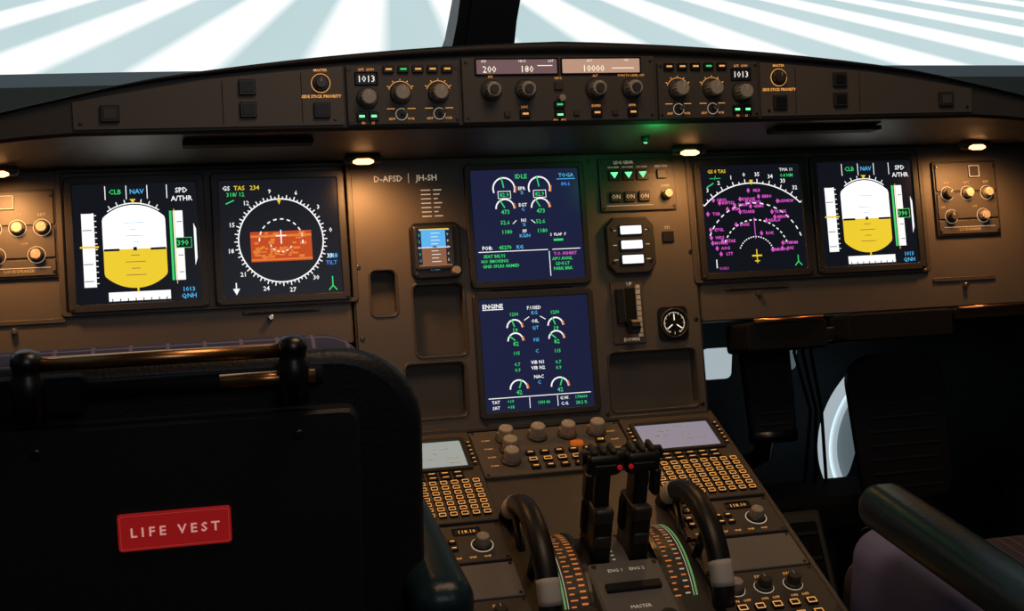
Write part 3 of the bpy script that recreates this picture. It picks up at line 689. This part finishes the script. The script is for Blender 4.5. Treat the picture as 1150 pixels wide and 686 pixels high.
b.box(.52,.05,.36,.42,.10,.05,'matte',.01)
for x in (.42,.64):
    b.T=Matrix.Translation((x,-.10,.22))@Matrix.Rotation(D(55),4,'X');b.box(0,0,0,.13,.36,.02,'panel2',.006);b.box(0,.0,.014,.10,.32,.01,'matte',.004)
    for i in range(8): b.box(0,-.14+i*.04,.021,.09,.006,.004,'rubber',.001)
    b.T=Matrix()
b.tube([(.52,.05,.36),(.52,.05,.0)],.03,'matte',12)
for k in (0,1,2):
    b.tube([(.50+.02*k,.10,.68),(.49+.015*k,.12,.60),(.52+.01*k,.11,.50),(.50+.02*k,.08,.38)],.003,'matte',8)
b.done()
# curved pale side duct seen behind the pedals
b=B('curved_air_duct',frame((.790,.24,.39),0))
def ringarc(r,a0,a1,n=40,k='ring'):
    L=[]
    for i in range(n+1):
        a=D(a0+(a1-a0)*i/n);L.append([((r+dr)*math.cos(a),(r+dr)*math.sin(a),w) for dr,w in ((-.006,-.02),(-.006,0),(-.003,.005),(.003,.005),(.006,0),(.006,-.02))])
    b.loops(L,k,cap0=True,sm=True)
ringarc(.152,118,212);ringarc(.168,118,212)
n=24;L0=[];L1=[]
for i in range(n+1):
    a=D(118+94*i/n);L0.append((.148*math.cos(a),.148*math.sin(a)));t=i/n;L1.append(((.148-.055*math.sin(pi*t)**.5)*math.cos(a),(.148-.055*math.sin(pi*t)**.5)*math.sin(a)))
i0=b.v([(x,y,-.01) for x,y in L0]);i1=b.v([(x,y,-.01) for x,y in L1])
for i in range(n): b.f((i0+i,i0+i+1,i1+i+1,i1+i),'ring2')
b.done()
b=B('footwell_bright_gaps',frame((.60,.28,.50),0));b.rb(-.180,.045,.055,.055,0,.01,'ring',.01,.003);b.rb(-.045,.055,.035,.06,0,.01,'ring2',.01,.003);b.done()  # glowing patches stand in for bright outside light through footwell gaps
# ------------------------------------------------------------ cockpit shell
def wbox(name,x0,x1,y0,y1,z0,z1,k):
    b=B(name,Matrix.Translation(((x0+x1)/2,(y0+y1)/2,(z0+z1)/2)));b.box(0,0,0,x1-x0,y1-y0,z1-z0,k,.004);return b.done()
wbox('floor',-1.3,1.3,-3.0,.5,-.06,0,'floor')
wbox('ceiling',-1.3,1.3,-3.0,.1,1.95,2.0,'wall')
wbox('wall_back',-1.3,1.3,-3.05,-3.0,0,1.95,'wall')
wbox('wall_front',-1.3,1.3,.38,.44,0,1.0,'wall')
for s,nm in ((-1,'wall_left'),(1,'wall_right')):
    b=B(nm)
    b.box(s*1.13,-1.3,.5,.06,3.4,1.0,'wall',.004);b.box(s*1.13,-2.0,1.45,.06,2.0,1.0,'wall',.004);b.box(s*1.13,-.5,1.85,.06,1.1,.25,'frame',.004)
    b.box(s*1.10,-.42,1.36,.07,.08,.75,'frame',.01)
    b.box(s*.95,-.62,.28,.30,1.0,.56,'wall',.02)
    b.done()
for s,nm in ((-1,'trim_1'),(1,'trim_2')):
    b=B(nm);b.box(s*.92,.0,.84,.12,.16,.30,'wall',.02);b.done()
b=B('trim_window_sill')
P=[(-1.25,-.25),(-1.1,.10),(-.55,.26),(0,.33),(.55,.26),(1.1,.10),(1.25,-.25)]
L=[]
for x,y in P: L.append([(x,y-.02,1.045),(x,y+.03,1.062),(x,y+.06,1.056),(x,y+.06,.96),(x,y-.02,.96)])
b.loops(L,'sill',cap0=True);
b.done()
b=B('window_post_center')
b.T=Matrix.Translation((.0,.33,1.05))@Matrix.Rotation(D(35),4,'X')
L=[]
for z,w in ((-.05,.075),(.0,.062),(.05,.052),(.12,.048),(.82,.05)): L.append([(-w-(.018 if z<.04 else .0),-.02,z),(w+(.01 if z<.04 else 0),-.02,z),(w,.03,z),(-w,.03,z)])
b.loops(L,'frame',cap0=True)
b.loops([[(-.030,-.028,z),(-.010,-.028,z),(-.010,-.018,z),(-.030,-.018,z)] for z in (-.05,.82)],'frame',cap0=True)
b.T=Matrix();b.done()
for s,nm in ((-1,'window_post_left'),(1,'window_post_right')):
    b=B(nm);b.tube([(s*1.08,.06,1.0),(s*1.02,-.18,1.72)],.05,'frame',12);b.done()
b=B('window_header');b.loops([[(x,y-.30,1.78),(x,y-.22,1.78),(x,y-.22,1.98),(x,y-.30,1.98)] for x,y in P],'frame',cap0=True);b.done()
# ------------------------------------------------------------ simulator projection screen with runway threshold picture
def screenmat():
    m=bpy.data.materials.new('projected_runway_picture');m.use_nodes=True;nt=m.node_tree;N=nt.nodes;Lk=nt.links
    p=N['Principled BSDF'];p.inputs['Base Color'].default_value=(.0,.0,.0,1);p.inputs['Roughness'].default_value=.9
    tc=N.new('ShaderNodeTexCoord');sx=N.new('ShaderNodeSeparateXYZ');Lk.new(tc.outputs['Object'],sx.inputs[0])
    def math_(op,a,c=None,clamp=False):
        n=N.new('ShaderNodeMath');n.operation=op;n.use_clamp=clamp
        for i,v in enumerate((a,c)):
            if v is None: continue
            if isinstance(v,(int,float)): n.inputs[i].default_value=v
            else: Lk.new(v,n.inputs[i])
        return n.outputs[0]
    x=math_('SUBTRACT',sx.outputs[0],.449);z=math_('SUBTRACT',1.599,sx.outputs[2])
    zz=math_('MAXIMUM',z,.01);s=math_('DIVIDE',x,zz)
    t=math_('DIVIDE',math_('SUBTRACT',s,-.336-.2725),1.09);fr=math_('FRACT',t)
    tri=math_('ABSOLUTE',math_('SUBTRACT',fr,.25));
    tri2=math_('MINIMUM',tri,math_('SUBTRACT',1.0,tri))
    st=math_('MULTIPLY',math_('SUBTRACT',.25,tri2),9.,);st=math_('ADD',st,.5,True)
    nz=N.new('ShaderNodeTexNoise');nz.inputs['Scale'].default_value=1.2
    Lk.new(tc.outputs['Object'],nz.inputs['Vector'])
    g=N.new('ShaderNodeMix');g.data_type='RGBA';g.inputs[6].default_value=(.42,.60,.63,1);g.inputs[7].default_value=(.66,.78,.79,1);Lk.new(nz.outputs[0],g.inputs[0])
    mx=N.new('ShaderNodeMix');mx.data_type='RGBA';mx.inputs[7].default_value=(1.05,1.08,1.08,1);Lk.new(g.outputs[2],mx.inputs[6]);Lk.new(st,mx.inputs[0])
    sk=N.new('ShaderNodeMix');sk.data_type='RGBA';sk.inputs[6].default_value=(.7,.85,.95,1);Lk.new(mx.outputs[2],sk.inputs[7]);Lk.new(math_('GREATER_THAN',z,.05),sk.inputs[0])
    Lk.new(sk.outputs[2],p.inputs['Emission Color']);p.inputs['Emission Strength'].default_value=1.0
    return m
M['proj']=screenmat()
b=B('simulator_projection_screen')
i=b.v([(-8,4,-2),(9,4,-2),(9,4,4.5),(-8,4,4.5)]);b.f((i,i+1,i+2,i+3),'proj');i=b.v([(-8,4.05,-2),(9,4.05,-2),(9,4.05,4.5),(-8,4.05,4.5)]);b.f((i+3,i+2,i+1,i),'matte');b.done()
# ------------------------------------------------------------ general lighting
def area(name,loc,rot,size,e,col):
    L=bpy.data.lights.new(name,'AREA');L.size=size;L.energy=e;L.color=col
    o=bpy.data.objects.new(name,L);o.location=loc;o.rotation_euler=rot;bpy.context.collection.objects.link(o)
area('overhead_dome_light',(0,-.75,1.85),(D(28),0,0),.5,3.3,(1,.68,.42))
area('rear_fill_light',(-.1,-2.6,1.8),(D(55),0,0),.6,2.6,(.85,.88,1))  # added fill that brightens the seat back and armrests from behind
w=bpy.data.worlds.new('world');scn.world=w;w.use_nodes=True;w.node_tree.nodes['Background'].inputs[0].default_value=(.10,.14,.18,1);w.node_tree.nodes['Background'].inputs[1].default_value=.35
# ------------------------------------------------------------ camera
ps,th,ro=D(14.235),D(12.24),D(-.092)
F=Vector((math.sin(ps)*math.cos(th),math.cos(ps)*math.cos(th),-math.sin(th)));R0=Vector((math.cos(ps),-math.sin(ps),0));U0=R0.cross(F)
R_=R0*math.cos(ro)+U0*math.sin(ro);U_=-R0*math.sin(ro)+U0*math.cos(ro)
cm=bpy.data.cameras.new('camera');cm.sensor_width=36;cm.lens=1460.4/1150*36;cm.clip_start=.05
co=bpy.data.objects.new('camera',cm)
mw=Matrix((( R_.x,U_.x,-F.x,-.4769),(R_.y,U_.y,-F.y,-1.7907),(R_.z,U_.z,-F.z,1.1333),(0,0,0,1)))
co.matrix_world=mw;bpy.context.collection.objects.link(co);scn.camera=co
